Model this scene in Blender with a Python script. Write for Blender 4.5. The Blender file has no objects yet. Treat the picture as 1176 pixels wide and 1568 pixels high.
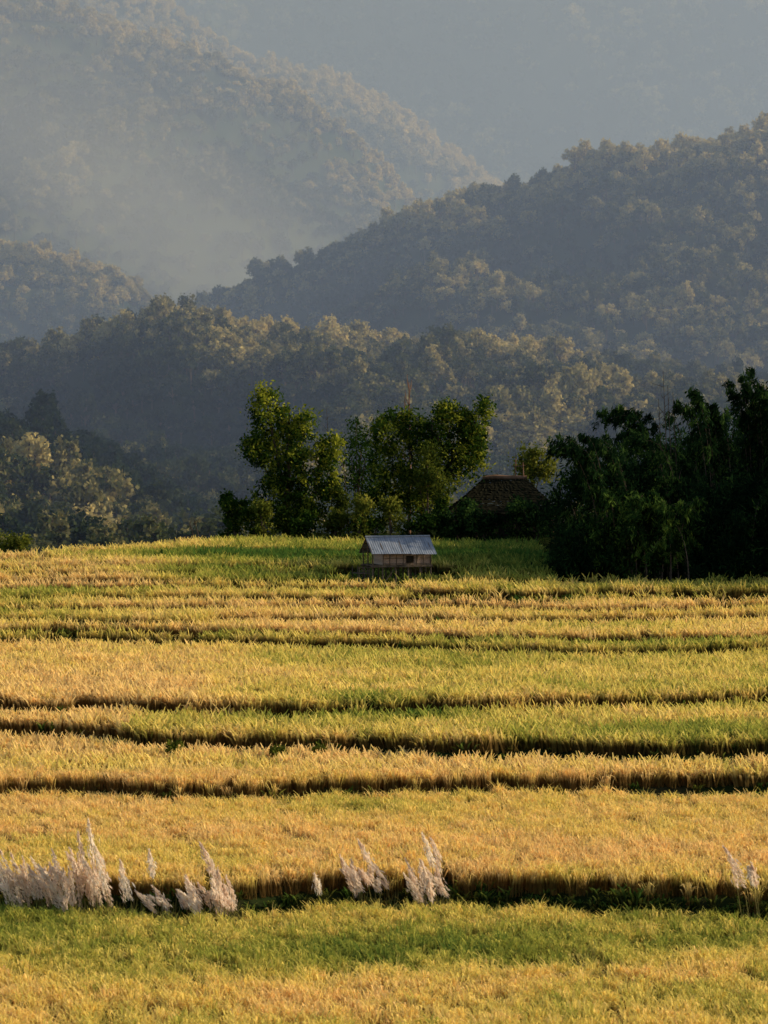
import bpy, math, numpy as np
from mathutils import Vector
rng=np.random.default_rng(7)
sc=bpy.context.scene
F=5594.0; H=12.0; HR=592.0
def PX(px,d): return (px-588.0)*d/F
def PZ(row,d): return H-(row-HR)*d/F

# ---------------- noise ----------------
TAB=rng.random((8,256,256))
def vn(x,y,s=0):
    x=np.asarray(x,float);y=np.asarray(y,float)
    xi=np.floor(x).astype(int);yi=np.floor(y).astype(int)
    fx=x-xi;fy=y-yi;fx=fx*fx*(3-2*fx);fy=fy*fy*(3-2*fy)
    T=TAB[s%8];a=xi&255;b=(xi+1)&255;c=yi&255;d=(yi+1)&255
    return (T[a,c]*(1-fx)+T[b,c]*fx)*(1-fy)+(T[a,d]*(1-fx)+T[b,d]*fx)*fy
def fbm(x,y,s=0,o=4):
    r=0;am=.5;t=0
    for i in range(o):
        r=r+am*vn(np.asarray(x)*2**i+17*i,np.asarray(y)*2**i+9*i,s+i);t+=am;am*=.5
    return r/t
def sstep(a,b,x):
    t=np.clip((x-a)/(b-a),0,1);return t*t*(3-2*t)

# ---------------- mesh helpers ----------------
def mkmesh(name,V,Q,mats=(),midx=None,attrs=None,smooth=False,val=True):
    me=bpy.data.meshes.new(name)
    V=np.ascontiguousarray(V,dtype=np.float32);Q=np.ascontiguousarray(Q,dtype=np.int32)
    k=Q.shape[1] if len(Q) else 4
    me.vertices.add(len(V));me.vertices.foreach_set("co",V.ravel())
    if len(Q):
        me.loops.add(Q.size);me.loops.foreach_set("vertex_index",Q.ravel())
        me.polygons.add(len(Q));me.polygons.foreach_set("loop_start",np.arange(0,Q.size,k,dtype=np.int32))
        if midx is not None: me.polygons.foreach_set("material_index",np.asarray(midx,dtype=np.int32))
        me.polygons.foreach_set("use_smooth",np.full(len(Q),smooth))
    for m in mats: me.materials.append(m)
    if attrs:
        for n,a in attrs.items():
            a=np.asarray(a)
            if a.ndim==2:
                at=me.attributes.new(n,'FLOAT_VECTOR','POINT');at.data.foreach_set("vector",a.astype(np.float32).ravel())
            elif a.dtype.kind=='i':
                at=me.attributes.new(n,'INT','POINT');at.data.foreach_set("value",a.astype(np.int32))
            else:
                at=me.attributes.new(n,'FLOAT','POINT');at.data.foreach_set("value",a.astype(np.float32))
    me.update()
    if val: me.validate()
    return me
def mkobj(name,me,parent=None,loc=(0,0,0),link=True):
    o=bpy.data.objects.new(name,me);o.location=loc
    if link: sc.collection.objects.link(o)
    if parent: o.parent=parent
    return o
class Geo:
    def __init__(s): s.V=[];s.Q=[];s.M=[];s.T=[];s.n=0
    def add(s,V,Q,m=0,t=0.5):
        V=np.asarray(V,float);Q=np.asarray(Q,int)
        s.V.append(V);s.Q.append(Q+s.n);s.M.append(np.full(len(Q),m));
        s.T.append(np.full(len(V),t) if np.isscalar(t) else np.asarray(t));s.n+=len(V)
    def mesh(s,name,mats,smooth=False):
        return mkmesh(name,np.concatenate(s.V),np.concatenate(s.Q),mats,np.concatenate(s.M),{"tone":np.concatenate(s.T).astype(float)},smooth)
    def obj(s,name,mats,**k): return mkobj(name,s.mesh(name,mats),**k)
    def box(s,a,b,m=0,t=.5):
        x0,y0,z0=a;x1,y1,z1=b
        s.add([(x0,y0,z0),(x1,y0,z0),(x1,y1,z0),(x0,y1,z0),(x0,y0,z1),(x1,y0,z1),(x1,y1,z1),(x0,y1,z1)],
          [(0,3,2,1),(4,5,6,7),(0,1,5,4),(1,2,6,5),(2,3,7,6),(3,0,4,7)],m,t)
    def tube(s,P,R,m=0,n=7,t=.5):
        P=np.asarray(P,float);k=len(P)
        D=np.gradient(P,axis=0);D/=np.linalg.norm(D,axis=1)[:,None]+1e-9
        up=np.array([0.13,.97,.2]);A=np.cross(D,up);A/=np.linalg.norm(A,axis=1)[:,None]+1e-9;B=np.cross(D,A)
        th=np.linspace(0,2*math.pi,n,endpoint=False)
        V=P[:,None]+np.asarray(R,float)[:,None,None]*(np.cos(th)[None,:,None]*A[:,None]+np.sin(th)[None,:,None]*B[:,None])
        i=np.arange(k-1)[:,None]*n;j=np.arange(n)[None];j2=(j+1)%n
        Q=np.stack([i+j,i+j2,i+n+j2,i+n+j],-1).reshape(-1,4)
        s.add(V.reshape(-1,3),Q,m,t)
    def leaves(s,C,L,W,dirb=(0,0,0),m=0,t=.5):
        C=np.asarray(C);n=len(C)
        a=rng.normal(size=(n,3))+np.asarray(dirb);a/=np.linalg.norm(a,axis=1)[:,None]
        b=np.cross(a,rng.normal(size=(n,3)));b/=np.linalg.norm(b,axis=1)[:,None]+1e-9
        l=(L*rng.uniform(.6,1.3,n))[:,None]*.5;w=(W*rng.uniform(.6,1.3,n))[:,None]*.5
        V=np.stack([C-a*l,C+b*w,C+a*l,C-b*w],1).reshape(-1,3)
        Q=np.arange(n*4).reshape(-1,4)
        tt=np.full(n,t) if np.isscalar(t) else t
        s.add(V,Q,m,np.repeat(tt,4))

# ---------------- material helpers ----------------
def newmat(name):
    m=bpy.data.materials.new(name);m.use_nodes=True;nt=m.node_tree;nt.nodes.clear()
    out=nt.nodes.new('ShaderNodeOutputMaterial');return m,nt,out
def N(nt,t,**k):
    n=nt.nodes.new(t)
    for a,b in k.items(): setattr(n,a,b)
    return n
def rampn(nt,src,stops):
    r=nt.nodes.new('ShaderNodeValToRGB');e=r.color_ramp.elements
    while len(e)<len(stops): e.new(.5)
    for q,(p,c) in zip(e,stops): q.position=p;q.color=(*c,1)
    nt.links.new(src,r.inputs[0]);return r.outputs[0]
def foliage_shader(nt,out,col,trans=.35):
    d=N(nt,'ShaderNodeBsdfDiffuse');t=N(nt,'ShaderNodeBsdfTranslucent');mx=N(nt,'ShaderNodeMixShader');mx.inputs[0].default_value=trans
    nt.links.new(col,d.inputs[0]);nt.links.new(col,t.inputs[0]);nt.links.new(d.outputs[0],mx.inputs[1]);nt.links.new(t.outputs[0],mx.inputs[2])
    nt.links.new(mx.outputs[0],out.inputs[0])
def leafmat(name,stops,trans=.35,inst=False,amp=.35):
    m,nt,out=newmat(name)
    a=N(nt,'ShaderNodeAttribute',attribute_name='tone')
    src=a.outputs['Fac']
    if inst:
        b=N(nt,'ShaderNodeAttribute',attribute_name='itone',attribute_type='INSTANCER')
        q=N(nt,'ShaderNodeMath',operation='MULTIPLY_ADD');nt.links.new(src,q.inputs[0]);q.inputs[1].default_value=amp
        nt.links.new(b.outputs['Fac'],q.inputs[2]);src=q.outputs[0]
    foliage_shader(nt,out,rampn(nt,src,stops),trans)
    return m
def noisemat(name,stops,scale,rough=.95,detail=6,metal=0,coords='Object',sc3=(1,1,1)):
    m,nt,out=newmat(name)
    tc=N(nt,'ShaderNodeTexCoord');mp=N(nt,'ShaderNodeMapping');mp.inputs['Scale'].default_value=sc3
    nt.links.new(tc.outputs[coords],mp.inputs[0])
    no=N(nt,'ShaderNodeTexNoise');no.inputs['Scale'].default_value=scale;no.inputs['Detail'].default_value=detail
    nt.links.new(mp.outputs[0],no.inputs['Vector'])
    p=N(nt,'ShaderNodeBsdfPrincipled');p.inputs['Roughness'].default_value=rough;p.inputs['Metallic'].default_value=metal
    if rough>.9 and 'Specular IOR Level' in p.inputs: p.inputs['Specular IOR Level'].default_value=0.0
    nt.links.new(rampn(nt,no.outputs['Fac'],stops),p.inputs['Base Color'])
    nt.links.new(p.outputs[0],out.inputs[0]);return m

M_bark=noisemat('bark',[(.3,(.05,.035,.025)),(.7,(.14,.1,.07))],6)
M_ground=noisemat('ground_soil_grass',[(.3,(.010,.016,.005)),(.55,(.022,.03,.009)),(.75,(.04,.03,.016))],.35,detail=8)
M_forestfloor=noisemat('hill_undergrowth',[(.3,(.014,.023,.011)),(.7,(.035,.045,.02))],.03,detail=8)
M_grasshill=noisemat('grassy_slope',[(.35,(.018,.03,.015)),(.6,(.04,.048,.022)),(.8,(.09,.085,.04))],.02,detail=10)
M_leaf=leafmat('tree_leaves',[(0,(.010,.027,.006)),(.5,(.05,.095,.013)),(1,(.42,.41,.04))],.48)
M_leafy=leafmat('shrub_leaves',[(0,(.03,.05,.01)),(.5,(.13,.15,.02)),(1,(.34,.31,.05))],.4)
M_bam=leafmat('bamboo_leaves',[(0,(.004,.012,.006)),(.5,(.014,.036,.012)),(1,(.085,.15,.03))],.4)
M_bamlit=leafmat('bamboo_leaves_sunlit',[(0,(.006,.016,.006)),(.5,(.026,.06,.014)),(1,(.16,.24,.04))],.4)  # brighter copy of the bamboo leaves, painting sunlight on the front clump
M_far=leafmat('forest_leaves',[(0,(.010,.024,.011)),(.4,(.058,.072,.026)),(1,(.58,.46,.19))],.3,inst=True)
# rice: 'tone' = ripeness plus painted sun and shade on the upper fields, 'hh' = height along the stalk
M_rice,nt,out=newmat('rice_straw')
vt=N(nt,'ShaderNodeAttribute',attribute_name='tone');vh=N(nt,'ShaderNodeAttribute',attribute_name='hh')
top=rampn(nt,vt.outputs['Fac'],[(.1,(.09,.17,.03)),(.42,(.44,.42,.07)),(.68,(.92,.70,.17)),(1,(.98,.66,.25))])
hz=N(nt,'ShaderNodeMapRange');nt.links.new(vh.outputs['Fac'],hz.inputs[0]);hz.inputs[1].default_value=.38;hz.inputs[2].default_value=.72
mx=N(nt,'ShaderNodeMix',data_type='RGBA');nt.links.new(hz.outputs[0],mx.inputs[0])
low=rampn(nt,vt.outputs['Fac'],[(.1,(.02,.04,.008)),(1,(.20,.115,.035))])  # stalk bases coloured darker to paint shade into the terrace walls
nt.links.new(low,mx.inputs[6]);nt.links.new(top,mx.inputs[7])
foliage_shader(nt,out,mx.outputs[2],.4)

# ---------------- instancing ----------------
def instancer(name,pts,rot,scl,idx,tone,coll):
    me=mkmesh(name,pts,np.zeros((0,4),int),attrs={"rot":rot,"scl":scl,"idx":idx.astype(np.int32),"itone":tone.astype(float)})
    o=mkobj(name,me)
    g=bpy.data.node_groups.new(name+'_gn','GeometryNodeTree')
    g.interface.new_socket('Geometry',in_out='INPUT',socket_type='NodeSocketGeometry')
    g.interface.new_socket('Geometry',in_out='OUTPUT',socket_type='NodeSocketGeometry')
    gi=g.nodes.new('NodeGroupInput');go=g.nodes.new('NodeGroupOutput')
    ci=g.nodes.new('GeometryNodeCollectionInfo');ci.inputs['Collection'].default_value=coll
    ci.inputs['Separate Children'].default_value=True;ci.inputs['Reset Children'].default_value=True
    ip=g.nodes.new('GeometryNodeInstanceOnPoints');ip.inputs['Pick Instance'].default_value=True
    def na(n,t):
        x=g.nodes.new('GeometryNodeInputNamedAttribute');x.data_type=t;x.inputs['Name'].default_value=n
        return [s for s in x.outputs if s.enabled and s.name=='Attribute'][0]
    er=g.nodes.new('FunctionNodeEulerToRotation')
    L=g.links.new
    L(na('rot','FLOAT_VECTOR'),er.inputs[0]);L(er.outputs[0],ip.inputs['Rotation'])
    L(na('scl','FLOAT_VECTOR'),ip.inputs['Scale']);L(na('idx','INT'),ip.inputs['Instance Index'])
    L(gi.outputs[0],ip.inputs['Points']);L(ci.outputs[0],ip.inputs['Instance']);L(ip.outputs[0],go.inputs[0])
    md=o.modifiers.new('scatter','NODES');md.node_group=g
    return o

# ---------------- terraces ----------------
BZ=[-6.2,-5.2,-4.5,-3.8,-3.2,-2.7,-2.35,-2.0,-1.65,-1.3,-1.0,-.7,-.45,-.2,0,.2]
EXTRA=[0,1.4,.3,.5,.2,.2,.2,.2,.2,.2,.3,0,0,0,0,0,0]
GAP=[0,1.5,.5,.7,.5,.8,.7,.8,.7,.8,.8,.7,.8,.8,.8,.8,.3]
RH=.85
ER=[None,
 [(-400,1380),(0,1388),(170,1390),(350,1400),(520,1386),(700,1384),(900,1392),(1050,1396),(1176,1400),(1600,1400)],
 [(-400,1220),(0,1216),(130,1210),(262,1220),(500,1215),(760,1209),(870,1210),(960,1208),(1176,1202),(1600,1200)],
 [(-400,1120),(0,1122),(100,1124),(180,1129),(200,1139),(420,1143),(640,1145),(660,1153),(850,1150),(1000,1158),(1176,1150),(1600,1150)],
 [(-400,1085),(0,1084),(90,1088),(110,1079),(300,1090),(450,1092),(700,1085),(930,1078),(1176,1073),(1600,1070)],
 [(-400,985),(0,983),(90,981),(340,984),(620,990),(650,993),(900,1000),(1050,998),(1176,993),(1600,985)],
 [(-400,968),(0,968),(70,972),(90,966),(340,965),(620,970),(900,976),(1176,973),(1600,970)],
 [(-400,950),(0,948),(320,949),(335,944),(600,946),(900,951),(1176,942),(1600,940)],
 [(-400,932),(0,932),(330,930),(620,928),(1000,932),(1176,926),(1600,920)],
 [(-400,915),(0,914),(200,913),(600,916),(800,918),(1176,915),(1600,910)],
 [(-400,900),(0,900),(60,898),(300,899),(620,900),(640,905),(960,908),(1176,904),(1600,900)],
 [(-400,888),(0,888),(300,886),(540,887),(860,888),(1176,888),(1600,888)],
 [(-400,878),(0,877),(250,874),(540,875),(860,876),(1176,876),(1600,876)],
 [(-400,869),(0,868),(230,862),(540,865),(860,866),(1176,866),(1600,866)],
 [(-400,862),(0,861),(120,852),(350,851),(540,853),(860,854),(1600,854)],
 [(-400,858),(0,856),(110,843),(300,837),(540,840),(860,841),(1600,841)],
 [(-400,856),(0,851),(130,836),(250,828),(350,821),(540,824),(850,828),(1176,828),(1600,828)]]
EX=np.linspace(-120,120,961)
EY=[None]
prev=np.full_like(EX,70.)
for k in range(1,len(ER)):
    c=BZ[k-1]+RH
    X=[];Y=[]
    for px,r in ER[k]:
        d=(H-c)*F/(r-HR);X.append(PX(px,d));Y.append(d+EXTRA[k])
    o=np.argsort(X);y=np.interp(EX,np.array(X)[o],np.array(Y)[o])
    amp=(y/110)**2*.5
    y=y+amp*(fbm(EX/12,EX*0+k*3.3,k,3)-.5)*2.4
    y=np.maximum(y,prev+ (2.1 if k<16 else 2.5));prev=y;EY.append(y)
def edge(k,x): return np.interp(x,EX,EY[k])
NE=len(EY)-1
def gapmask(j,x):
    if j in (1,3,10): return np.ones(len(x),bool)
    return fbm(x/11+j*7.7,x*0+j*1.9,j,2)>{2:.25,4:.40}.get(j,.46)
def gz(x,y):
    x=np.asarray(x,float);y=np.asarray(y,float)
    z=np.full(np.broadcast(x,y).shape,BZ[0])
    for k in range(1,NE):
        e=edge(k,x);z=z+(BZ[k]-BZ[k-1])*sstep(-.05,.3,y-e)
    b=y-edge(NE,x)
    w=fbm(x/6,y/6,3)
    left=sstep(-8,-14,x)
    fall=sstep(2,75,b)*(1-left)+sstep(0,45,b)*left
    z=z+(-18.2-z)*np.where(b>0,np.where(x<-8,fall,sstep(28,110,b)),0)
    z=z+(w-.5)*.5*sstep(0,4,b)
    m=np.exp(-((y-286)/8.5)**2)*(1.6*np.exp(-((x-9.5)/5.2)**2)+3.2*sstep(14,20,x)*sstep(60,40,x))
    z=z+m*sstep(0,6,b)
    return z
def dist_edges(x,y):
    k=np.zeros(len(x),int);front=y-70;back=np.full(len(x),1e3);gp=np.zeros(len(x));fm=np.ones(len(x),bool)
    for j in range(1,NE+1):
        e=edge(j,x);ins=y>e;k+=ins;front=np.where(ins,y-e,front)
        mk=gapmask(j,x) if j<NE else np.ones(len(x),bool);fm=np.where(ins,mk,fm)
        nw=~ins&(back>999);back=np.where(nw,e-y,back)
        ge=np.full(len(x),GAP[j])
        if j==2: ge=ge+2.8*sstep(PX(950,146),PX(990,146),x);mk=mk|(x>PX(950,146))
        if j==3: ge=ge+1.0*sstep(PX(640,158),PX(670,158),x)
        if j==10: ge=ge+.8*sstep(PX(630,226),PX(645,226),x)
        ge=np.where(mk,ge,-1)
        gp=np.where(nw,ge,gp)
    return k,front,back,gp,fm
xs=np.concatenate([[-9000,-3000,-1000,-400,-200,-120,-90,-70],np.arange(-56,56.1,.7),[70,90,120,200,400,1000,3000,9000]])
ys=np.concatenate([[-600,-100,0,30,50,70],np.arange(80,300,.3),np.arange(300,420,4),[450,520,700,1000,2000,4000,8000,12000]])
X,Y=np.meshgrid(xs,ys);Z=gz(X,Y)
nx,ny=len(xs),len(ys)
i=np.arange(ny-1)[:,None]*nx;j=np.arange(nx-1)[None]
Q=np.stack([i+j,i+j+1,i+nx+j+1,i+nx+j],-1).reshape(-1,4)
mkobj('ground',mkmesh('ground',np.stack([X,Y,Z],-1).reshape(-1,3),Q,[M_ground],smooth=True))

# rice tufts, built as templates and joined into one mesh
def tuft(nb,rad,bw,hh,seed,segs):
    r=np.random.default_rng(seed);V=[];T=[];Q=[];n=0
    for b in range(nb):
        a=r.uniform(0,6.28);d=np.array([math.cos(a),math.sin(a),0]);rr=rad*math.sqrt(r.random())
        p0=np.array([r.normal()*rad*.5,r.normal()*rad*.5,0]);h=hh*r.uniform(.72,1.1)
        lean=r.uniform(.03,.16)+rr*.5
        pan=r.random()<.6
        tip=p0+d*(lean+r.uniform(.08,.18))+np.array([0,0,h*(r.uniform(.82,.95) if pan else 1.1)])
        if segs==3:
            pts=[p0,p0+d*lean*.35+[0,0,h*.55],p0+d*lean+[0,0,h*.95],tip];w=[bw,bw*.9,bw*(1.5 if pan else .7),bw*.3]
        else:
            pts=[p0,p0+d*lean*.8+[0,0,h*.8],tip];w=[bw,bw*1.2,bw*.5]
        a2=a+math.pi/2+r.normal()*.6;s=np.array([math.cos(a2),math.sin(a2),0])
        for p,ww in zip(pts,w): V+= [p-s*ww/2,p+s*ww/2]
        for e in range(segs): Q.append((n+2*e,n+2*e+1,n+2*e+3,n+2*e+2))
        T+= [(.2+.6*r.random())+(.3 if pan else 0)]*(2*segs+2);n+=2*segs+2
    return np.array(V),np.array(Q),np.array(T)
TA=[tuft(17,.14,.028,.86,v+1,3) for v in range(5)]
TB=[tuft(13,.25,.055,.86,v+50,2) for v in range(5)]
def tuft_mesh(name,P,rz,tilt,sw,sh,near,tone):
    VV=[];QQ=[];TT=[];HH=[];off=0
    var=rng.integers(0,5,len(P))
    for fam,TS in ((True,TA),(False,TB)):
        for v in range(5):
            s_=(near==fam)&(var==v)
            if not s_.any(): continue
            V,Q,T=TS[v];p=P[s_];n=len(p);c=np.cos(rz[s_])[:,None];s=np.sin(rz[s_])[:,None]
            w=sw[s_][:,None];h=sh[s_][:,None]
            zz=V[None,:,2]*h
            x=(V[None,:,0]*c-V[None,:,1]*s)*w+p[:,0:1]+zz*tilt[s_][:,0:1];y=(V[None,:,0]*s+V[None,:,1]*c)*w+p[:,1:2]+zz*tilt[s_][:,1:2]
            VV.append(np.stack([x,y,p[:,2:3]+zz],-1).reshape(-1,3).astype(np.float32))
            QQ.append((Q[None]+(off+np.arange(n)*len(V))[:,None,None]).reshape(-1,4));off+=n*len(V)
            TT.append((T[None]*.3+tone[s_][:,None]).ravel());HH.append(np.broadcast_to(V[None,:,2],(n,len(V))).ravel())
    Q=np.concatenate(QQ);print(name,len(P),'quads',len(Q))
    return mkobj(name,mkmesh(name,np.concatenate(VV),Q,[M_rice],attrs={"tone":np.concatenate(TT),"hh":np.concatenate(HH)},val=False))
TONE=[.54,.80,.92,.55,.58,.54,.80,.58,.74,.52,.60,.26,.10,.18,.08,.22]  # last entries kept low, painting the grove's shadow on the upper fields
TX=[];TY=[]
for y0 in np.arange(90,275,3.):
    hw=.105*y0+8;den=7.5 if y0<150 else (5.0 if y0<200 else 4.6)
    n=int(den*2*hw*3);TX.append(rng.uniform(-hw,hw,n));TY.append(y0+rng.uniform(0,3,n))
x=np.concatenate(TX);y=np.concatenate(TY)
k,fr,bk,gp,fm=dist_edges(x,y)
jit=fbm(x/1.5,y/1.5,5,2)*.25
HX,HY=.87,233.6
hutm=((x-.5)/4.6)**2+((y-234)/4.2)**2>1
bam=~((x>PX(850,230))&(y>229.5+ (fbm(x/3,x*0,4)-.5)*2))
ok=((fr>.12+jit*.5)|~fm)&(bk>gp+jit*1.2-.15)&(k<NE)&hutm&bam
x,y,k,fr,bk=x[ok],y[ok],k[ok],fr[ok],bk[ok]
n=len(x)
pn=fbm(x/13,y/8,2,4)-.5;pf=fbm(x/1.6,y/2.2,6,2)-.5
tone=np.array(TONE)[np.minimum(k,15)]+pn*.8+pf*.3-.14
tone+=np.where(k==0,.22*sstep(116,104,y)-.03,0)
tone+=np.where((k==4),.2*sstep(-2,-12,x)+.04,0)
tone+=np.where((k>=10),.5*sstep(-9,-20,x),0)  # gold painted in at the left, where the upper fields catch sun
tone+=np.where((k==3)&(x<PX(190,160)),.35,0)
tone+=np.where((k>=4)&(fr<1.2),.12,0)
tone+=rng.normal(size=n)*.08
hs=1+(fbm(x/5,y/5,1,3)-.5)*.24+(fbm(x/.9,y/.9,4,2)-.5)*.28
s=rng.uniform(.84,1.12,n)*hs
wd=np.where(y<150,1.15,1.2)*rng.uniform(.85,1.25,n)
tilt=np.stack([rng.normal(size=n)*.07-.04,rng.normal(size=n)*.07],-1)
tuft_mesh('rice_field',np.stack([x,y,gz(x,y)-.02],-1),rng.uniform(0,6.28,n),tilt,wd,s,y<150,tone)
# bund grass
GX=[];GY=[];
for kk in range(1,NE+1):
    m=700;gx=rng.uniform(-45,45,m);GX.append(gx);GY.append(edge(kk,gx)+rng.normal(size=m)*.25-.2)
hx=rng.uniform(-5,7,400);GX.append(hx);GY.append(rng.uniform(230.5,239,400))
hx=rng.uniform(-24,24,8500);GX.append(hx);GY.append(edge(1,hx)-rng.uniform(-.2,1.9,8500))
hx=rng.uniform(9,24,3200);GX.append(hx);GY.append(edge(2,hx)-rng.uniform(0,3.8,3200))
gx=np.concatenate(GX);gy=np.concatenate(GY);m=len(gx)
big=(fbm(gx/3,gy/3,7,2)>.62)
ss=rng.uniform(.15,.42,m)*np.where(big,1.7,1)
tuft_mesh('bund_grass',np.stack([gx,gy,gz(gx,gy)-.02],-1),rng.uniform(0,6.28,m),np.zeros((m,2)),ss*2.2,ss,np.zeros(m,bool),rng.uniform(-.15,.2,m))

# ---------------- forest trees ----------------
def fartree(name,seed,style):
    r=np.random.default_rng(seed);g=Geo()
    hgt={0:9,1:12,2:7.5,3:13,4:10}[style];rad={0:4.2,1:3.6,2:4.6,3:2.6,4:3.8}[style]
    g.tube([(0,0,-1.5),(.2,0,hgt*.4),(0,.1,hgt*.8)],[.35,.25,.1],1,5,.3)
    nsub=34
    for q_ in range(nsub):
        u=r.normal(size=3);u/=np.linalg.norm(u);u[2]=abs(u[2])*1.1-.35
        f=r.uniform(.55,1.05)
        c=np.array([u[0]*rad*f,u[1]*rad*f,hgt*.58+u[2]*hgt*.42*f])
        nl=18;rs=r.uniform(.7,1.25)
        P=c+r.normal(size=(nl,3))*rs*[.55,.55,.42]
        g.leaves(P,1.0,.8,m=0,t=np.clip(r.uniform(0,.8)+r.normal(size=nl)*.12,0,1))
        if q_%6==0: g.tube([(0,0,hgt*.35),c*.6+np.array([0,0,hgt*.15]),c],[.16,.1,.04],1,4,.3)
    return mkobj(name,g.mesh(name,[M_far,M_bark]),link=False)
Cf=bpy.data.collections.new('forest_tree_kinds')
for v in range(6): Cf.objects.link(fartree(f'ftree_{v}',v+11,v%5))

def hill(name,yc,y0,crest,treeh,amp,lx,ly,step,spacing,mat,tsc=1,gap=0,seed=0,tonebase=.1,skew=0,base=-24,ctone=0,cw=.22):
    cx=np.array([PX(p,yc) for p,_ in crest]);cz=np.array([PZ(r,yc)-treeh for _,r in crest])
    x0,x1=cx[0],cx[-1];y1=yc+ (yc-y0)*.45
    def hz_(x,y):
        c=np.interp(x,cx,cz)
        t=(y-y0)/(yc-y0)
        pr=np.where(t<1,sstep(-.05,1.05,t)*.55+np.clip(t,0,1)*.45,1-((t-1)/.45)**2*.8)
        pr=np.where(t<0,0,pr)
        env=np.clip(t*2.2,0,1)*np.where(t<.75,1,np.clip(1-(t-.75)*3.4,.15,1))
        xx=x+skew*(y-yc)
        nz=1-abs(2*fbm(xx/lx,y/ly,seed,5)-1)*2.2
        z=base+(c-base)*pr+amp*env*(nz-.6)
        return z+(fbm(x/40,y/40,seed+3,3)-.5)*min(amp,12)*.5
    xs=np.arange(x0,x1+step,step);ys=np.arange(y0-30,y1+step,step)
    X,Y=np.meshgrid(xs,ys);Z=hz_(X,Y)
    nx,ny=len(xs),len(ys);i=np.arange(ny-1)[:,None]*nx;j=np.arange(nx-1)[None]
    Q=np.stack([i+j,i+j+1,i+nx+j+1,i+nx+j],-1).reshape(-1,4)
    mkobj(name,mkmesh(name,np.stack([X,Y,Z],-1).reshape(-1,3),Q,[mat],smooth=True))
    gx,gy=np.meshgrid(np.arange(x0,x1,spacing),np.arange(y0,yc+spacing*3,spacing))
    gx=(gx+rng.uniform(-.5,.5,gx.shape)*spacing).ravel();gy=(gy+rng.uniform(-.5,.5,gy.shape)*spacing).ravel()
    ok=np.abs(gx)<gy*.112+30
    if gap>0: ok&=fbm(gx/lx*2.5,gy/ly*2.5,seed+4,3)>gap
    gx,gy=gx[ok],gy[ok];n=len(gx);z=hz_(gx,gy)
    s=rng.uniform(.6,1.25,n)*tsc*(.7+.6*fbm(gx/60,gy/60,seed+1,3))
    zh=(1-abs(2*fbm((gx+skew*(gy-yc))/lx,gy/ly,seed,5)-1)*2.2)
    tone=tonebase+(fbm(gx/50,gy/50,seed+5,3)-.5)*.6+rng.normal(size=n)*.13+ctone*np.exp(-((gy-yc)/(yc-y0)/cw)**2)+.35*np.clip((zh-.55)*2,-.6,1)  # crests and spurs lightened, hollows darkened: sunlit relief painted into the tone
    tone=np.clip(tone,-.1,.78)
    kk=rng.integers(0,6,n)
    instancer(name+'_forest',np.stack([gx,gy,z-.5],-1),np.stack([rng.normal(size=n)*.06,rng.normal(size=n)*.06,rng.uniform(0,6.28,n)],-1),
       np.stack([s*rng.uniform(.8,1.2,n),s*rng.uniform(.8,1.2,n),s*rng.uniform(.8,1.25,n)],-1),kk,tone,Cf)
    print(name,n)
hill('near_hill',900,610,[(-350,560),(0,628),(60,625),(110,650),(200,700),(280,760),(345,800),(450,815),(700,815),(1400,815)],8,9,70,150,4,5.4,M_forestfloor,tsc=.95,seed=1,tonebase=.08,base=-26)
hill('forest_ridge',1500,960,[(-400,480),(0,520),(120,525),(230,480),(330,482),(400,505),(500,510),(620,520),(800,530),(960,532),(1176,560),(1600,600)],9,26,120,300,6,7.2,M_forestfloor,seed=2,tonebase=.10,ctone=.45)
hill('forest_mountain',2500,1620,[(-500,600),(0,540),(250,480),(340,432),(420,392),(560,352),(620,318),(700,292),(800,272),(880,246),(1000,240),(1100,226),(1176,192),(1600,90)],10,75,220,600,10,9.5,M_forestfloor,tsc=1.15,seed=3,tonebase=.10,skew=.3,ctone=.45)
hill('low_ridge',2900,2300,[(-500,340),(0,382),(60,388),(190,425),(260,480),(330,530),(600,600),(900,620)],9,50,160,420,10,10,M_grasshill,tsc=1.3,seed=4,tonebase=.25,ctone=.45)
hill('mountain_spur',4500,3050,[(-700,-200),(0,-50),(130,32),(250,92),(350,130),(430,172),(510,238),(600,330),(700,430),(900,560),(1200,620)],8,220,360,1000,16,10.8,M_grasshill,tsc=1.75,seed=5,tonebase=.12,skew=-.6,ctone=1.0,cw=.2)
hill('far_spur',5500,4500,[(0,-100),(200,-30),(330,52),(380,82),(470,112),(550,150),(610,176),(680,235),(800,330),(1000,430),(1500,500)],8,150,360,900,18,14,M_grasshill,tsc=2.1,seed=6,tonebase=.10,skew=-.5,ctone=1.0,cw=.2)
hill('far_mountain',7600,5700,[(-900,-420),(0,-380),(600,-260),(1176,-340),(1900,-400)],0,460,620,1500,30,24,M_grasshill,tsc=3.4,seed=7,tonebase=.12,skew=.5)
gx,gy=np.meshgrid(np.arange(-75,75,8.),np.arange(345,600,8.));gx=(gx+rng.uniform(-3,3,gx.shape)).ravel();gy=(gy+rng.uniform(-3,3,gy.shape)).ravel();n=len(gx)
s=rng.uniform(.6,1,n);instancer('valley_forest',np.stack([gx,gy,gz(gx,gy)-.4],-1),np.stack([gx*0,gx*0,rng.uniform(0,6.28,n)],-1),np.stack([s,s,s],-1),rng.integers(0,6,n),.15+rng.normal(size=n)*.12,Cf)

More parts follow.
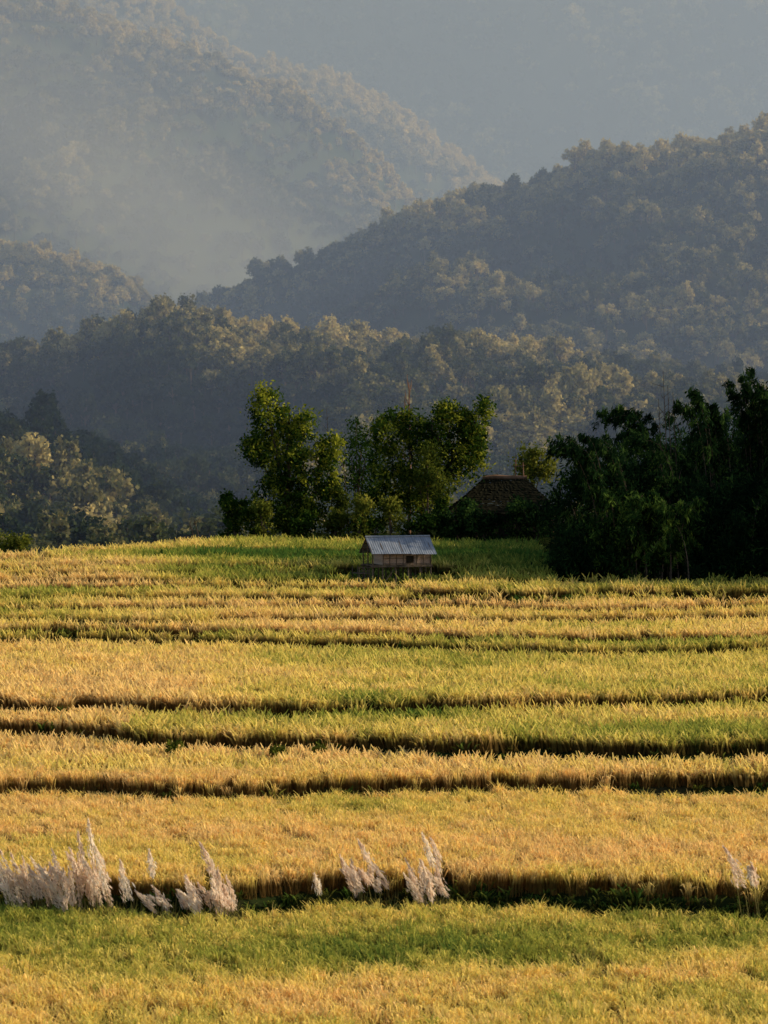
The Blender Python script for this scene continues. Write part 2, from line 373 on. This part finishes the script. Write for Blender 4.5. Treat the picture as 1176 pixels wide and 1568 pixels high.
# valley haze: real scattering air, plus added banks of mist shaped as a slanting sunbeam
def airmat(name,col,dens,acol,adens):
    m,nt,out=newmat(name)
    vs=N(nt,'ShaderNodeVolumeScatter');vs.inputs['Color'].default_value=(*col,1);vs.inputs['Density'].default_value=dens
    if adens:
        va=N(nt,'ShaderNodeVolumeAbsorption');va.inputs['Color'].default_value=(*acol,1);va.inputs['Density'].default_value=adens
        ad=N(nt,'ShaderNodeAddShader');nt.links.new(vs.outputs[0],ad.inputs[0]);nt.links.new(va.outputs[0],ad.inputs[1]);nt.links.new(ad.outputs[0],out.inputs['Volume'])
    else: nt.links.new(vs.outputs[0],out.inputs['Volume'])
    return m
g=Geo();g.box((-1000,400,-40),(1000,9500,1500));g.obj('haze',[airmat('haze_air',(.47,.61,.98),.00024,(.6,.75,.95),.00005)])
M_beam=airmat('sunbeam_mist_air',(.80,.81,.90),.00016,(1,1,1),0)
def ellipsoid(name,c,r,rot,mat):
    nu,nv=32,16;V=[];Q=[]
    for i in range(nv+1):
        ph=math.pi*(.002+.996*i/nv)
        for j in range(nu):
            th=2*math.pi*j/nu;V.append((r[0]*math.sin(ph)*math.cos(th),r[1]*math.sin(ph)*math.sin(th),r[2]*math.cos(ph)))
    for i in range(nv):
        for j in range(nu): Q.append((i*nu+j,(i+1)*nu+j,(i+1)*nu+(j+1)%nu,i*nu+(j+1)%nu))
    n0=len(V);V+=[(0,0,r[2]),(0,0,-r[2])]
    for j in range(0,nu,2):
        Q.append((n0,j,(j+1)%nu,(j+2)%nu));Q.append((n0+1,nv*nu+(j+2)%nu,nv*nu+(j+1)%nu,nv*nu+j))
    o=mkobj(name,mkmesh(name,V,Q,[mat]),loc=c);o.rotation_euler=rot
def mist(px,row,d,rx,rz,ry,ang): ellipsoid('sunbeam_mist',(PX(px,d),d,PZ(row,d)),(rx*d/F,ry,rz*d/F),(0,math.radians(ang),0),M_beam)
mist(190,320,3100,370,90,380,32)
mist(200,300,3120,440,150,420,34)
mist(220,290,3150,520,220,450,33)
mist(320,350,2850,300,110,300,28)

# ---------------- trees ----------------
def crown(g,ells,nsub,nl,ls,rs,m=0,droop=0,tb=(0,.9),asp=.55):
    for c,r in ells:
        c=np.array(c);r=np.array(r);k=int(nsub*(r[0]*r[2])/4.0)+6
        for q_ in range(k):
            u=rng.normal(size=3);u/=np.linalg.norm(u)
            p=c+u*r*rng.uniform(.45,1.08);R=rs*rng.uniform(.6,1.4)
            P=p+rng.normal(size=(nl,3))*R*np.array([.5,.5,.5]);P[:,2]-=np.abs(rng.normal(size=nl))*R*droop
            g.leaves(P,ls,ls*asp,dirb=(0,0,-droop),m=m,t=np.clip(rng.uniform(*tb)+rng.normal(size=nl)*.13,0,1))
def tree(name,d,base_px,ell_px,nsub=26,nl=42,ls=.26,rs=.55,mat=M_leaf,droop=.3,trunk=.22,tb=(0,.9),depth=.8):
    g=Geo();bx=PX(base_px,d);bz=float(gz(bx,d))-.1
    E=[]
    for px,row,rx,rz in ell_px:
        a=rx*d/F;b=rz*d/F;E.append(((PX(px,d)-bx,rng.uniform(-.6,.6),PZ(row,d)-bz),(a,max(a,b)*depth,b)))
    ztop=max(e[0][2] for e in E)
    cxm=np.mean([e[0][0] for e in E])
    TP=[(0,0,-.3),(.15*cxm,.05,ztop*.25),(.5*cxm,-.05,ztop*.55),(cxm,0,ztop*.9)]
    g.tube(TP,[trunk*1.3,trunk,trunk*.7,trunk*.25],1,8,.4)
    for c,r in E:
        c=np.array(c);st=np.array([.35*cxm,0,min(ztop*.3,max(c[2]*.5,.2))]);mid=(st+c)/2+[0,0,-.3]
        g.tube([st,mid,c,c+[rng.normal()*.3,0,r[2]*.7]],[trunk*.5,trunk*.38,trunk*.22,.03],1,5,.4)
    crown(g,E,nsub,nl,ls,rs,0,droop,tb)
    return g.obj(name,[mat,M_bark],loc=(bx,d,bz))
tree('broadleaf_tree',273,440,[(412,632,26,36),(405,604,10,14),(398,685,26,30),(440,672,34,36),(468,648,18,22),(505,690,26,34),(445,715,46,36),(500,735,30,30),(430,755,42,28),(480,765,40,30),(385,680,14,12),(450,790,50,22)],nsub=64,ls=.28)
tree('broadleaf_tree',277,645,[(590,665,28,34),(640,662,34,32),(690,655,34,40),(722,645,22,30),(742,622,8,18),(600,715,36,40),(660,710,42,40),(712,695,32,42),(615,640,20,18),(735,680,14,26),(680,625,16,14),(590,760,36,24),(640,765,46,22)],nsub=68,ls=.28)
tree('broadleaf_tree',284,545,[(545,665,20,26),(560,695,22,38),(540,720,18,30),(570,740,20,30)],nsub=30,nl=34,ls=.26,droop=1.2,tb=(0,.35),trunk=.12)
tree('olive_green_tree',274,655,[(655,700,20,22),(640,735,24,26),(668,740,24,26)],nsub=50,mat=M_leafy,tb=(0,.5),trunk=.1)
tree('olive_green_tree',283,815,[(812,696,16,16),(830,705,20,20),(800,712,14,14),(820,725,26,14)],nsub=50,mat=M_leafy,tb=(.2,.8),trunk=.1)
# dead tree
g=Geo()
for q_ in range(16):
    a=rng.uniform(0,6.28);hh=6+q_*.42;L=.9-.03*q_
    g.tube([(0,0,hh),(math.cos(a)*L*.5,math.sin(a)*L*.5,hh+.5),(math.cos(a)*L*.6,math.sin(a)*L*.6,hh+1.1)],[.04,.03,.015],0,4)
g.tube([(0,0,-.5),(.1,0,6),(0,0,12.8)],[.16,.1,.03],0,6)
M_dead=noisemat('dead_wood',[(.3,(.12,.06,.04)),(.7,(.25,.14,.09))],4)
bx=PX(626,283);g.obj('dead_tree',[M_dead],loc=(bx,283,PZ(585,283)-12.8))
# shrubs
for (px,row,rx,rz,d,mt,tb) in [(362,785,22,26,271,M_leaf,(0,.6)),(350,770,14,18,274,M_leaf,(0,.4)),(395,792,24,22,270,M_leaf,(0,.8)),(405,775,16,12,269.5,M_leafy,(.2,.8)),(437,795,18,26,271,M_leaf,(.2,.7)),
  (465,800,30,18,270,M_leaf,(0,.6)),(510,795,26,20,271,M_leafy,(0,.6)),(520,770,12,40,272,M_leafy,(0,.5)),(548,775,20,15,270,M_leafy,(.3,1)),(600,772,20,11,271,M_leafy,(.2,.9)),(570,800,40,15,271,M_leaf,(0,.5)),
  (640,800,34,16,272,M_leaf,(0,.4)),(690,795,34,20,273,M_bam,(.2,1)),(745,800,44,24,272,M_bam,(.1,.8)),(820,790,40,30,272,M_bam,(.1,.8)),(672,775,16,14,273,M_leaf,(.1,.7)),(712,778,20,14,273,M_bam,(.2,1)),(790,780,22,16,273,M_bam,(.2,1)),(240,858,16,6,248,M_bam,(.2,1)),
  (20,832,28,18,300,M_leafy,(.2,.8)),(265,1150,14,16,157,M_leafy,(.1,.7)),(490,1150,14,9,157,M_leafy,(.1,.6)),(430,1152,14,7,156.5,M_leafy,(0,.6)),(700,878,24,6,240,M_bam,(.3,1))]:
    g=Geo();bx=PX(px,d);bz=float(gz(bx,d));cz=PZ(row,d)-bz;a=rx*d/F;b=rz*d/F
    sm=.5 if d<200 else 1
    E=[((rng.uniform(-.5,.5)*a,rng.uniform(-.4,.4)*a,cz+rng.uniform(-.2,.35)*b),(a*.62,a*.6,b*.72)) for _ in range(3)]+[((0,0,cz*.5),(a*.8,a*.7,max(cz*.5,.2)))]
    for e in E: g.tube([(0,0,-.1),np.array(e[0])*.6,e[0]],[.07*sm,.05*sm,.02*sm],1,5)
    crown(g,E,40/(sm**2),34,.27*sm,.36*sm,0,.2,tb);g.obj('shrub',[mt,M_bark],loc=(bx,d,bz))
g=Geo()
for px,row,d in [(500,625,276),(1015,568,243),(1022,590,243),(1030,600,244),(1008,610,243),(345,770,272),(525,700,272),(297,795,262),(290,800,262)]:
    x=PX(px,d);z=PZ(row,d);b=float(gz(x,d));g.tube([(x+.5,d,b-.2),(x+.3,d,(b+z)/2),(x,d,z)],[.06,.04,.015],0,5)
    for q_ in range(6):
        t=rng.uniform(.6,.95);zz=b+(z-b)*t;g.tube([(x+.3*(1-t),d,zz),(x+rng.normal()*.4,d,zz+rng.uniform(.2,.7))],[.02,.008],0,4)
g.obj('bare_saplings',[M_bark])

# ---------------- thatched barn (in shade, right of the trees) ----------------
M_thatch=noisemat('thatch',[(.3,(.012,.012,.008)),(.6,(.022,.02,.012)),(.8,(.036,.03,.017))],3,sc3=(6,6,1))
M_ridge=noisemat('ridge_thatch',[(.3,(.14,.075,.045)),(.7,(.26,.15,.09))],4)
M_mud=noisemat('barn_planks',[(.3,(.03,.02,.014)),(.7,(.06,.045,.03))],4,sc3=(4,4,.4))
bd=279.;barn=bpy.data.objects.new('thatched_barn',None);sc.collection.objects.link(barn);bcx=PX(770,bd);bz0=float(gz(bcx,bd))-.2;barn.location=(bcx,bd,bz0)
rz_=PZ(732,bd)-bz0;ez=PZ(784,bd)-bz0;ra=(PX(742,bd)-bcx,PX(804,bd)-bcx);ea=(PX(682,bd)-bcx,PX(862,bd)-bcx)
g=Geo();nn=40
def slope(A,B,C,D,th=.1):
    A,B,C,D=map(np.array,(A,B,C,D));cs=16
    for q_ in range(cs):
        t0,t1=q_/cs,(q_+1.35)/cs;V=[]
        for tt,lift in ((t0,.0),(t1,th*.6)):
            for j_ in range(nn+1):
                u=j_/nn;t_=min(tt,1.03)+(rng.uniform(-.02,.02) if lift else 0);P=(A*(1-u)+B*u)*(1-t_)+(C*(1-u)+D*u)*t_
                V.append(P+np.array([0,0,lift+(rng.uniform(-.05,.05) if lift else 0)-.25*math.sin(math.pi*min(max(t_,0),1))*.5]))
        g.add(V,[(j_,j_+1,nn+2+j_,nn+1+j_) for j_ in range(nn)])
slope((ra[0],0,rz_),(ra[1],0,rz_),(ea[0],-3.2,ez),(ea[1],-3.2,ez))
slope((ra[1],0,rz_),(ra[0],0,rz_),(ea[1],3.2,ez),(ea[0],3.2,ez))
slope((ra[0],.01,rz_),(ra[0],-.01,rz_),(ea[0],3.2,ez),(ea[0],-3.2,ez))
slope((ra[1],-.01,rz_),(ra[1],.01,rz_),(ea[1],-3.2,ez),(ea[1],3.2,ez))
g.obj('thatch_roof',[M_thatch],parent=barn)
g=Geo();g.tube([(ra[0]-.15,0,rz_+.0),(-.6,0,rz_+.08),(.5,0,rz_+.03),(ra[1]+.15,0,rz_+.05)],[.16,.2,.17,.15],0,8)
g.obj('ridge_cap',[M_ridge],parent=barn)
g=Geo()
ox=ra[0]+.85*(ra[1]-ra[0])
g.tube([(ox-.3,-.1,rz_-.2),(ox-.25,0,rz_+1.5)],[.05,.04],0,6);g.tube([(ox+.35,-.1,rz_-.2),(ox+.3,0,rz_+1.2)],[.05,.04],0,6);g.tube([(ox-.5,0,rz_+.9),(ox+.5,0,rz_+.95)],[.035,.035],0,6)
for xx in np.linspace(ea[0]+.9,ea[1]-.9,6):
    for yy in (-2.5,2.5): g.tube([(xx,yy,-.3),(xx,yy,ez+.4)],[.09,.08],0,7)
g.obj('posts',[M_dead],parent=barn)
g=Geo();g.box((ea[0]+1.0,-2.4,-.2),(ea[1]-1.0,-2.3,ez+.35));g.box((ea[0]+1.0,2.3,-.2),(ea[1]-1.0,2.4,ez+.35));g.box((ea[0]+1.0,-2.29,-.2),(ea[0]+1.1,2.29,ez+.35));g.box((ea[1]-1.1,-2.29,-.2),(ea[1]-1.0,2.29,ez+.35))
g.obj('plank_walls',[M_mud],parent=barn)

# ---------------- bamboo ----------------
def bamboo(g,base,h,lean,arch,nleaf=260,bend=1.0,wide=.85,drop=.35):
    base=np.array(base,float);L=np.array([math.cos(lean),math.sin(lean),0])
    t=np.linspace(0,1,11);P=base+np.outer(t*h*(1-.12*t**3*bend),[0,0,1])+np.outer(arch*t**2.6,L)
    P[:,2]-=arch*drop*np.clip((t-.75)*4,0,1)**1.5*.8
    g.tube(P,.06*(1.05-t),1,5)
    nb=int(nleaf/22)
    ts=rng.uniform(.32,1,nb)**.75
    for q_ in range(nb):
        p=np.array([np.interp(ts[q_],t,P[:,q]) for q in range(3)])
        R=(wide*math.sin(min(max((ts[q_]-.2)/.85,0),1)*math.pi)**.7+.15)
        dr=rng.normal(size=3)*[1,1,.4]+L*.6;dr/=np.linalg.norm(dr)
        n=22;u=rng.random(n)
        C=p+dr*R*u[:,None]+rng.normal(size=(n,3))*.08;C[:,2]-=.7*R*u**2+np.abs(rng.normal(size=n))*.16
        g.leaves(C,.42,.1,dirb=(dr[0]*1.0,dr[1]*1.0,-1.7),m=0,t=np.clip(rng.uniform(0,.8)+rng.normal(size=n)*.12,0,1))
def grove(name,culms,ells,tb=(0,.6),mat=None):
    g=Geo()
    for c in culms: bamboo(g,*c)
    crown(g,ells,62,44,.44,.6,0,.8,tb,asp=.24)
    g.obj(name,[mat or M_bam,M_bark])
def zb(x,y): return float(gz(x,y))-.1
cul=[]
def plume(tip,row,base,d,nl=520,n=4,wide=.5):
    x=PX(tip,d);bx=PX(base,d);b=zb(bx,d);h=PZ(row,d)-b
    for q_ in range(n):
        ax=(x-bx)+rng.normal()*.5
        cul.append(((bx+rng.normal()*.3,d+rng.normal()*.6,b),h*rng.uniform(.92,1.03)+abs(ax)*.3+h*.1,0 if ax>0 else math.pi,abs(ax),nl,1.0,wide,.6))
plume(840,650,925,236);plume(866,652,935,236);plume(905,655,965,238);plume(922,600,1010,243,n=3);plume(938,606,1025,243);plume(962,640,1035,241)
plume(1042,584,1085,244);plume(1068,580,1100,244);plume(1090,605,1118,245);plume(1112,572,1150,246);plume(1138,556,1168,247);plume(1160,570,1195,247);plume(1185,590,1200,246);plume(1240,575,1250,247)
def el(px,row,rx,rz,d,dep): a=rx*d/F;return ((PX(px,d),d,PZ(row,d)),(a,dep,rz*d/F))
for q_ in range(90):
    x=rng.uniform(12,44);y=rng.uniform(234,262);cul.append(((x,y,zb(x,y)),rng.uniform(5.5,8.6)+(x>26)*3,rng.uniform(0,6.28),rng.uniform(.8,2.6),300,1.0))
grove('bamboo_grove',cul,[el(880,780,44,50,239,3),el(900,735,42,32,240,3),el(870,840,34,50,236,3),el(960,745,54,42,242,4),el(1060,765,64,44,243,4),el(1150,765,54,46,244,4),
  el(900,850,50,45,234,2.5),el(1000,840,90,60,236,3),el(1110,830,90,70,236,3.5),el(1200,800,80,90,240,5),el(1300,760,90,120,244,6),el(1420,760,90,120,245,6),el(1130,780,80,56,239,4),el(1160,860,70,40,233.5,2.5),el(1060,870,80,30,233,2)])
cul=[]
for q_ in range(50):
    a=rng.uniform(0,6.28);cul.append(((PX(985,232.5)+rng.normal()*1.3,233+rng.normal()*.9,zb(16,232.5)),rng.uniform(4.2,8.2),a,rng.uniform(.8,3.4),340,1.0,.6,.7))
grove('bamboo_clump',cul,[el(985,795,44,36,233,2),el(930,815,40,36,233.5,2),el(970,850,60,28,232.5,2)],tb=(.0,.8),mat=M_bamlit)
cul=[]  # rear and out-of-view culms, added to shade the grove front and upper fields
for q_ in range(110):
    x=rng.uniform(16,50);y=rng.uniform(248,280);cul.append(((x,y,zb(x,y)),rng.uniform(9,10.5)+(x>22)*2,rng.uniform(0,6.28),rng.uniform(.8,2.6),260,1.0))
for q_ in range(40):
    x=rng.uniform(27,48);y=rng.uniform(226,238);cul.append(((x,y,zb(x,y)),rng.uniform(9,12.5),rng.uniform(0,6.28),rng.uniform(.8,2.6),300,1.0))
grove('bamboo_grove',cul,[((20,262,4),(4,4,4.5)),((24,270,4),(5,5,5)),((33,266,5.5),(6,6,6)),((42,270,6),(6,5,6)),((31,232,4.5),(3,4,6)),((38,232,5),(5,4,6)),((30,246,5.5),(5,5,6)),((40,248,6),(5,5,6)),((26,254,5),(4,5,5.5)),((34,256,6),(5,5,6)),((34,240,6),(4,5,6))])

# ---------------- hut ----------------
M_wall,nt,out=newmat('woven_bamboo')
tc=N(nt,'ShaderNodeTexCoord');br=N(nt,'ShaderNodeTexBrick');br.inputs['Scale'].default_value=7;br.inputs['Color1'].default_value=(.42,.28,.2,1);br.inputs['Color2'].default_value=(.28,.18,.13,1);br.inputs['Mortar'].default_value=(.07,.045,.03,1)
mp=N(nt,'ShaderNodeMapping');mp.inputs['Rotation'].default_value=(math.radians(90),0,0);nt.links.new(tc.outputs['Object'],mp.inputs[0]);nt.links.new(mp.outputs[0],br.inputs[0])
p=N(nt,'ShaderNodeBsdfPrincipled');p.inputs['Roughness'].default_value=.8;nt.links.new(br.outputs[0],p.inputs['Base Color']);nt.links.new(p.outputs[0],out.inputs[0])
M_roof=noisemat('corrugated_metal',[(.3,(.14,.16,.19)),(.6,(.25,.27,.31)),(.8,(.3,.26,.23))],1.6,rough=.55,metal=.3,sc3=(3,1,.6))
M_wood=noisemat('weathered_wood',[(.3,(.07,.05,.035)),(.7,(.16,.12,.085))],5,sc3=(1,1,.3))
M_dark=noisemat('painted_interior_shade',[(.3,(.02,.016,.012)),(.7,(.04,.03,.02))],3)
hut=bpy.data.objects.new('stilt_hut',None);sc.collection.objects.link(hut);hut.location=(HX,HY,-.7);hut.rotation_euler=(0,0,math.radians(17))
def part(name,g,mats): return g.obj(name,mats,parent=hut)
FL=1.30;EV=2.06;RG=3.1;RY=1.5
g=Geo()
nxr=90;xr=np.linspace(-2.15,2.15,nxr)
for sgn in (-1,1):
    th=xr*2*math.pi/.15;zz=.012*np.sin(th)
    for pi in range(5):
        a=int(pi*nxr/5);b=min(nxr,int((pi+1)*nxr/5)+1);xx=xr[a:b];zo=zz[a:b]+.012*(pi%2)+rng.uniform(-.004,.004)
        ext=rng.uniform(-.05,.05)
        V=[];k=len(xx)
        for t in (0,.5,1+ext):
            V.append(np.stack([xx,np.full(k,sgn*RY*t),RG-(RG-EV)*t-.04*math.sin(t*3.1)+zo],-1))
        V=np.concatenate(V);ii=np.arange(2)[:,None]*k;jj=np.arange(k-1)[None]
        Q=np.stack([ii+jj,ii+jj+1,ii+k+jj+1,ii+k+jj],-1).reshape(-1,4)
        g.add(V,Q,0)
g.tube([(-2.17,0,RG+.03),(2.17,0,RG+.03)],[.06,.06],0,8)
part('roof',g,[M_roof])
g=Geo()
for yy in (-1.02,0,1.02):
    for xx in (-2.0,-1.3,-.45,.4,1.2,1.9): g.tube([(xx,yy,-.2),(xx+rng.normal()*.03,yy,FL)],[.06,.05],0,7)
for xx in (-1.98,1.9):
    for yy in (-1.02,1.02): g.tube([(xx,yy,FL),(xx,yy,EV+.3)],[.045,.04],0,7)
    g.tube([(xx,0,FL),(xx,0,RG-.05)],[.045,.04],0,7)
for yy in (-1.1,0,1.1): g.tube([(-2.15,yy,FL-.06),(2.0,yy,FL-.06)],[.05,.05],0,6)
for xx in (-2.1,-1.32,-.05,1.88):
    for s_ in(-1,1): g.tube([(xx,s_*RY*.98,EV-.03),(xx,0,RG-.06)],[.035,.035],0,5)
for t in (.35,.7,.95):
    for s_ in(-1,1): g.tube([(-2.12,s_*RY*t,RG-(RG-EV)*t-.07),(2.12,s_*RY*t,RG-(RG-EV)*t-.07)],[.025,.025],0,5)
g.tube([(-1.3,-1.0,.1),(-.45,-1.03,FL-.1)],[.03,.03],0,5)
part('frame_and_stilts',g,[M_wood])
g=Geo();g.box((-2.1,-1.12,FL),(1.98,1.12,FL+.05));part('floor',g,[M_wood])
g=Geo()
g.box((-1.3,-1.0,FL+.052),(1.86,-.96,EV+.28));g.box((-1.3,.96,FL+.052),(1.86,1.0,EV+.28))
for x0,x1 in((-1.3,-1.26),(1.82,1.86)):
    g.box((x0,-.957,FL+.052),(x1,.957,EV+.28))
    g.add([(x0+.02,-.96,EV+.282),(x0+.02,.96,EV+.282),(x0+.02,.03,RG-.1),(x0+.02,-.03,RG-.1)],[(0,1,2,3)])
part('woven_walls',g,[M_wall])
g=Geo()
for xx in np.arange(-1.3,1.9,.45): g.box((xx,-1.03,FL+.06),(xx+.04,-1.003,EV+.25))
for zz in (FL+.1,FL+.45,EV+.02): g.box((-1.3,-1.052,zz),(1.86,-1.033,zz+.04))
part('wall_battens',g,[M_wood])
g=Geo();g.box((.25,-1.062,FL+.16),(.75,-1.054,FL+.62));part('window_shade_panel',g,[M_dark])  # thin dark panel on the closed wall, painting a shaded opening
g=Geo()
g.box((-2.9,-1.0,.8),(-2.12,.6,.84))
for xx in (-2.85,-2.5,-2.15):
    for yy in (-.95,.55): g.tube([(xx,yy,-.2),(xx,yy,1.25)],[.035,.03],0,6)
for zz in(1.0,1.2): g.tube([(-2.9,-.95,zz),(-2.1,-.95,zz)],[.022,.022],0,5)
for q_ in range(5): g.tube([(-2.3-.1*q_,-1.25,FL-.25*q_-.1),(-2.3-.1*q_,-1.0,FL-.25*q_-.1)],[.02,.02],0,5)
part('side_deck',g,[M_wood])

# ---------------- pampas grass ----------------
M_plume=leafmat('pampas_plume',[(0,(.78,.58,.43)),(1,(.98,.87,.71))],.45)
M_stem=leafmat('pampas_stem',[(0,(.12,.12,.03)),(1,(.3,.24,.09))],.3)
def pampas(pts):
    g=Geo()
    for px,row_top,row_bot in pts:
        d=float(edge(1,PX(px,121)))-rng.uniform(.1,1.5);x=PX(px,d);b=float(gz(x,d));sc_=d/105
        zt=PZ(row_top,d);zl=PZ(row_bot,d);ln=rng.uniform(-.7,-.05)
        P=np.array([(x+.25,d,b),(x+.1,d,zl*.6+b*.4),(x,d,zl),(x+ln*.35,d,(zl+zt)/2),(x+ln,d+rng.normal()*.1,zt)])
        g.tube(P,[.015,.012,.01,.008,.004],1,4,.5)
        n=140;t=rng.uniform(0,1,n)**.85;C=np.stack([np.interp(t,[0,.5,1],P[2:,q]) for q in range(3)],-1)
        w=sc_*.085*np.sin(np.clip(t*.9+.12,0,1)*math.pi)+.01
        C+=rng.normal(size=(n,3))*w[:,None]*[.7,.7,.5]
        g.leaves(C,.22,.045,dirb=(ln*5,0,3.2),m=0,t=np.clip(rng.uniform(.2,.9)+rng.normal(size=n)*.15,0,1))
        for q_ in range(5):
            a=rng.uniform(0,6.28);h=rng.uniform(.5,1.1);r=rng.uniform(.2,.5)
            g.add([(x+.2,d,b),(x+.24,d,b),(x+.24+math.cos(a)*r*.5,d+math.sin(a)*r*.5,b+h),(x+.22+math.cos(a)*r*.5,d+math.sin(a)*r*.5,b+h),],[(0,1,2,3)],1,.4)
    g.obj('pampas_grass',[M_plume,M_stem])
def rp(a,b,top,bot,n,v=15): return [(rng.uniform(a,b),top+rng.normal()*v,bot+rng.normal()*v*.6) for _ in range(n)]
pampas(rp(0,110,1326,1384,26,17)+rp(-60,0,1325,1380,9))
pampas([(140,1258,1330),(128,1276,1350),(150,1280,1360),(160,1296,1370),(120,1300,1365),(165,1300,1375),(145,1315,1375),(152,1330,1385),(190,1320,1385),(198,1336,1380),(232,1306,1345)]+rp(108,172,1320,1384,10))
pampas(rp(228,360,1360,1398,20,10)+[(330,1320,1390),(322,1294,1340),(345,1342,1390),(335,1332,1385)])
pampas(rp(480,600,1325,1365,8,12)+rp(630,690,1328,1382,9,12)+[(662,1280,1330),(675,1286,1340),(570,1288,1340)])
pampas(rp(1120,1180,1325,1360,4,12))

# ---------------- light, world, camera ----------------
az,elv=math.radians(82),math.radians(23)
sd=Vector((math.sin(az)*math.cos(elv),math.cos(az)*math.cos(elv),math.sin(elv)))
l=bpy.data.lights.new('sun','SUN');l.energy=5;l.angle=math.radians(.53);l.color=(1,.86,.60)
lo=bpy.data.objects.new('sun',l);lo.rotation_euler=sd.to_track_quat('Z','Y').to_euler();lo.location=(200,200,200);sc.collection.objects.link(lo)
w=bpy.data.worlds.new('World');sc.world=w;w.use_nodes=True;nt=w.node_tree;nt.nodes.clear()
sk=nt.nodes.new('ShaderNodeTexSky');sk.sky_type='NISHITA';sk.sun_disc=False;sk.sun_elevation=elv;sk.sun_rotation=az
bg=nt.nodes.new('ShaderNodeBackground');bg.inputs[1].default_value=.14;wo=nt.nodes.new('ShaderNodeOutputWorld')
nt.links.new(sk.outputs[0],bg.inputs[0]);nt.links.new(bg.outputs[0],wo.inputs[0])
cd=bpy.data.cameras.new('camera');cam=bpy.data.objects.new('camera',cd);sc.collection.objects.link(cam);sc.camera=cam
cam.location=(0,0,H);cd.sensor_fit='HORIZONTAL';cd.sensor_width=36;cd.lens=36*F/1176
cd.clip_start=1;cd.clip_end=20000
cam.rotation_euler=(math.radians(90)-math.atan((784-HR)/F),0,0)
cd.dof.use_dof=True;cd.dof.focus_distance=232;cd.dof.aperture_fstop=2.8
sc.view_settings.view_transform='Standard';sc.view_settings.look='None';sc.view_settings.exposure=0
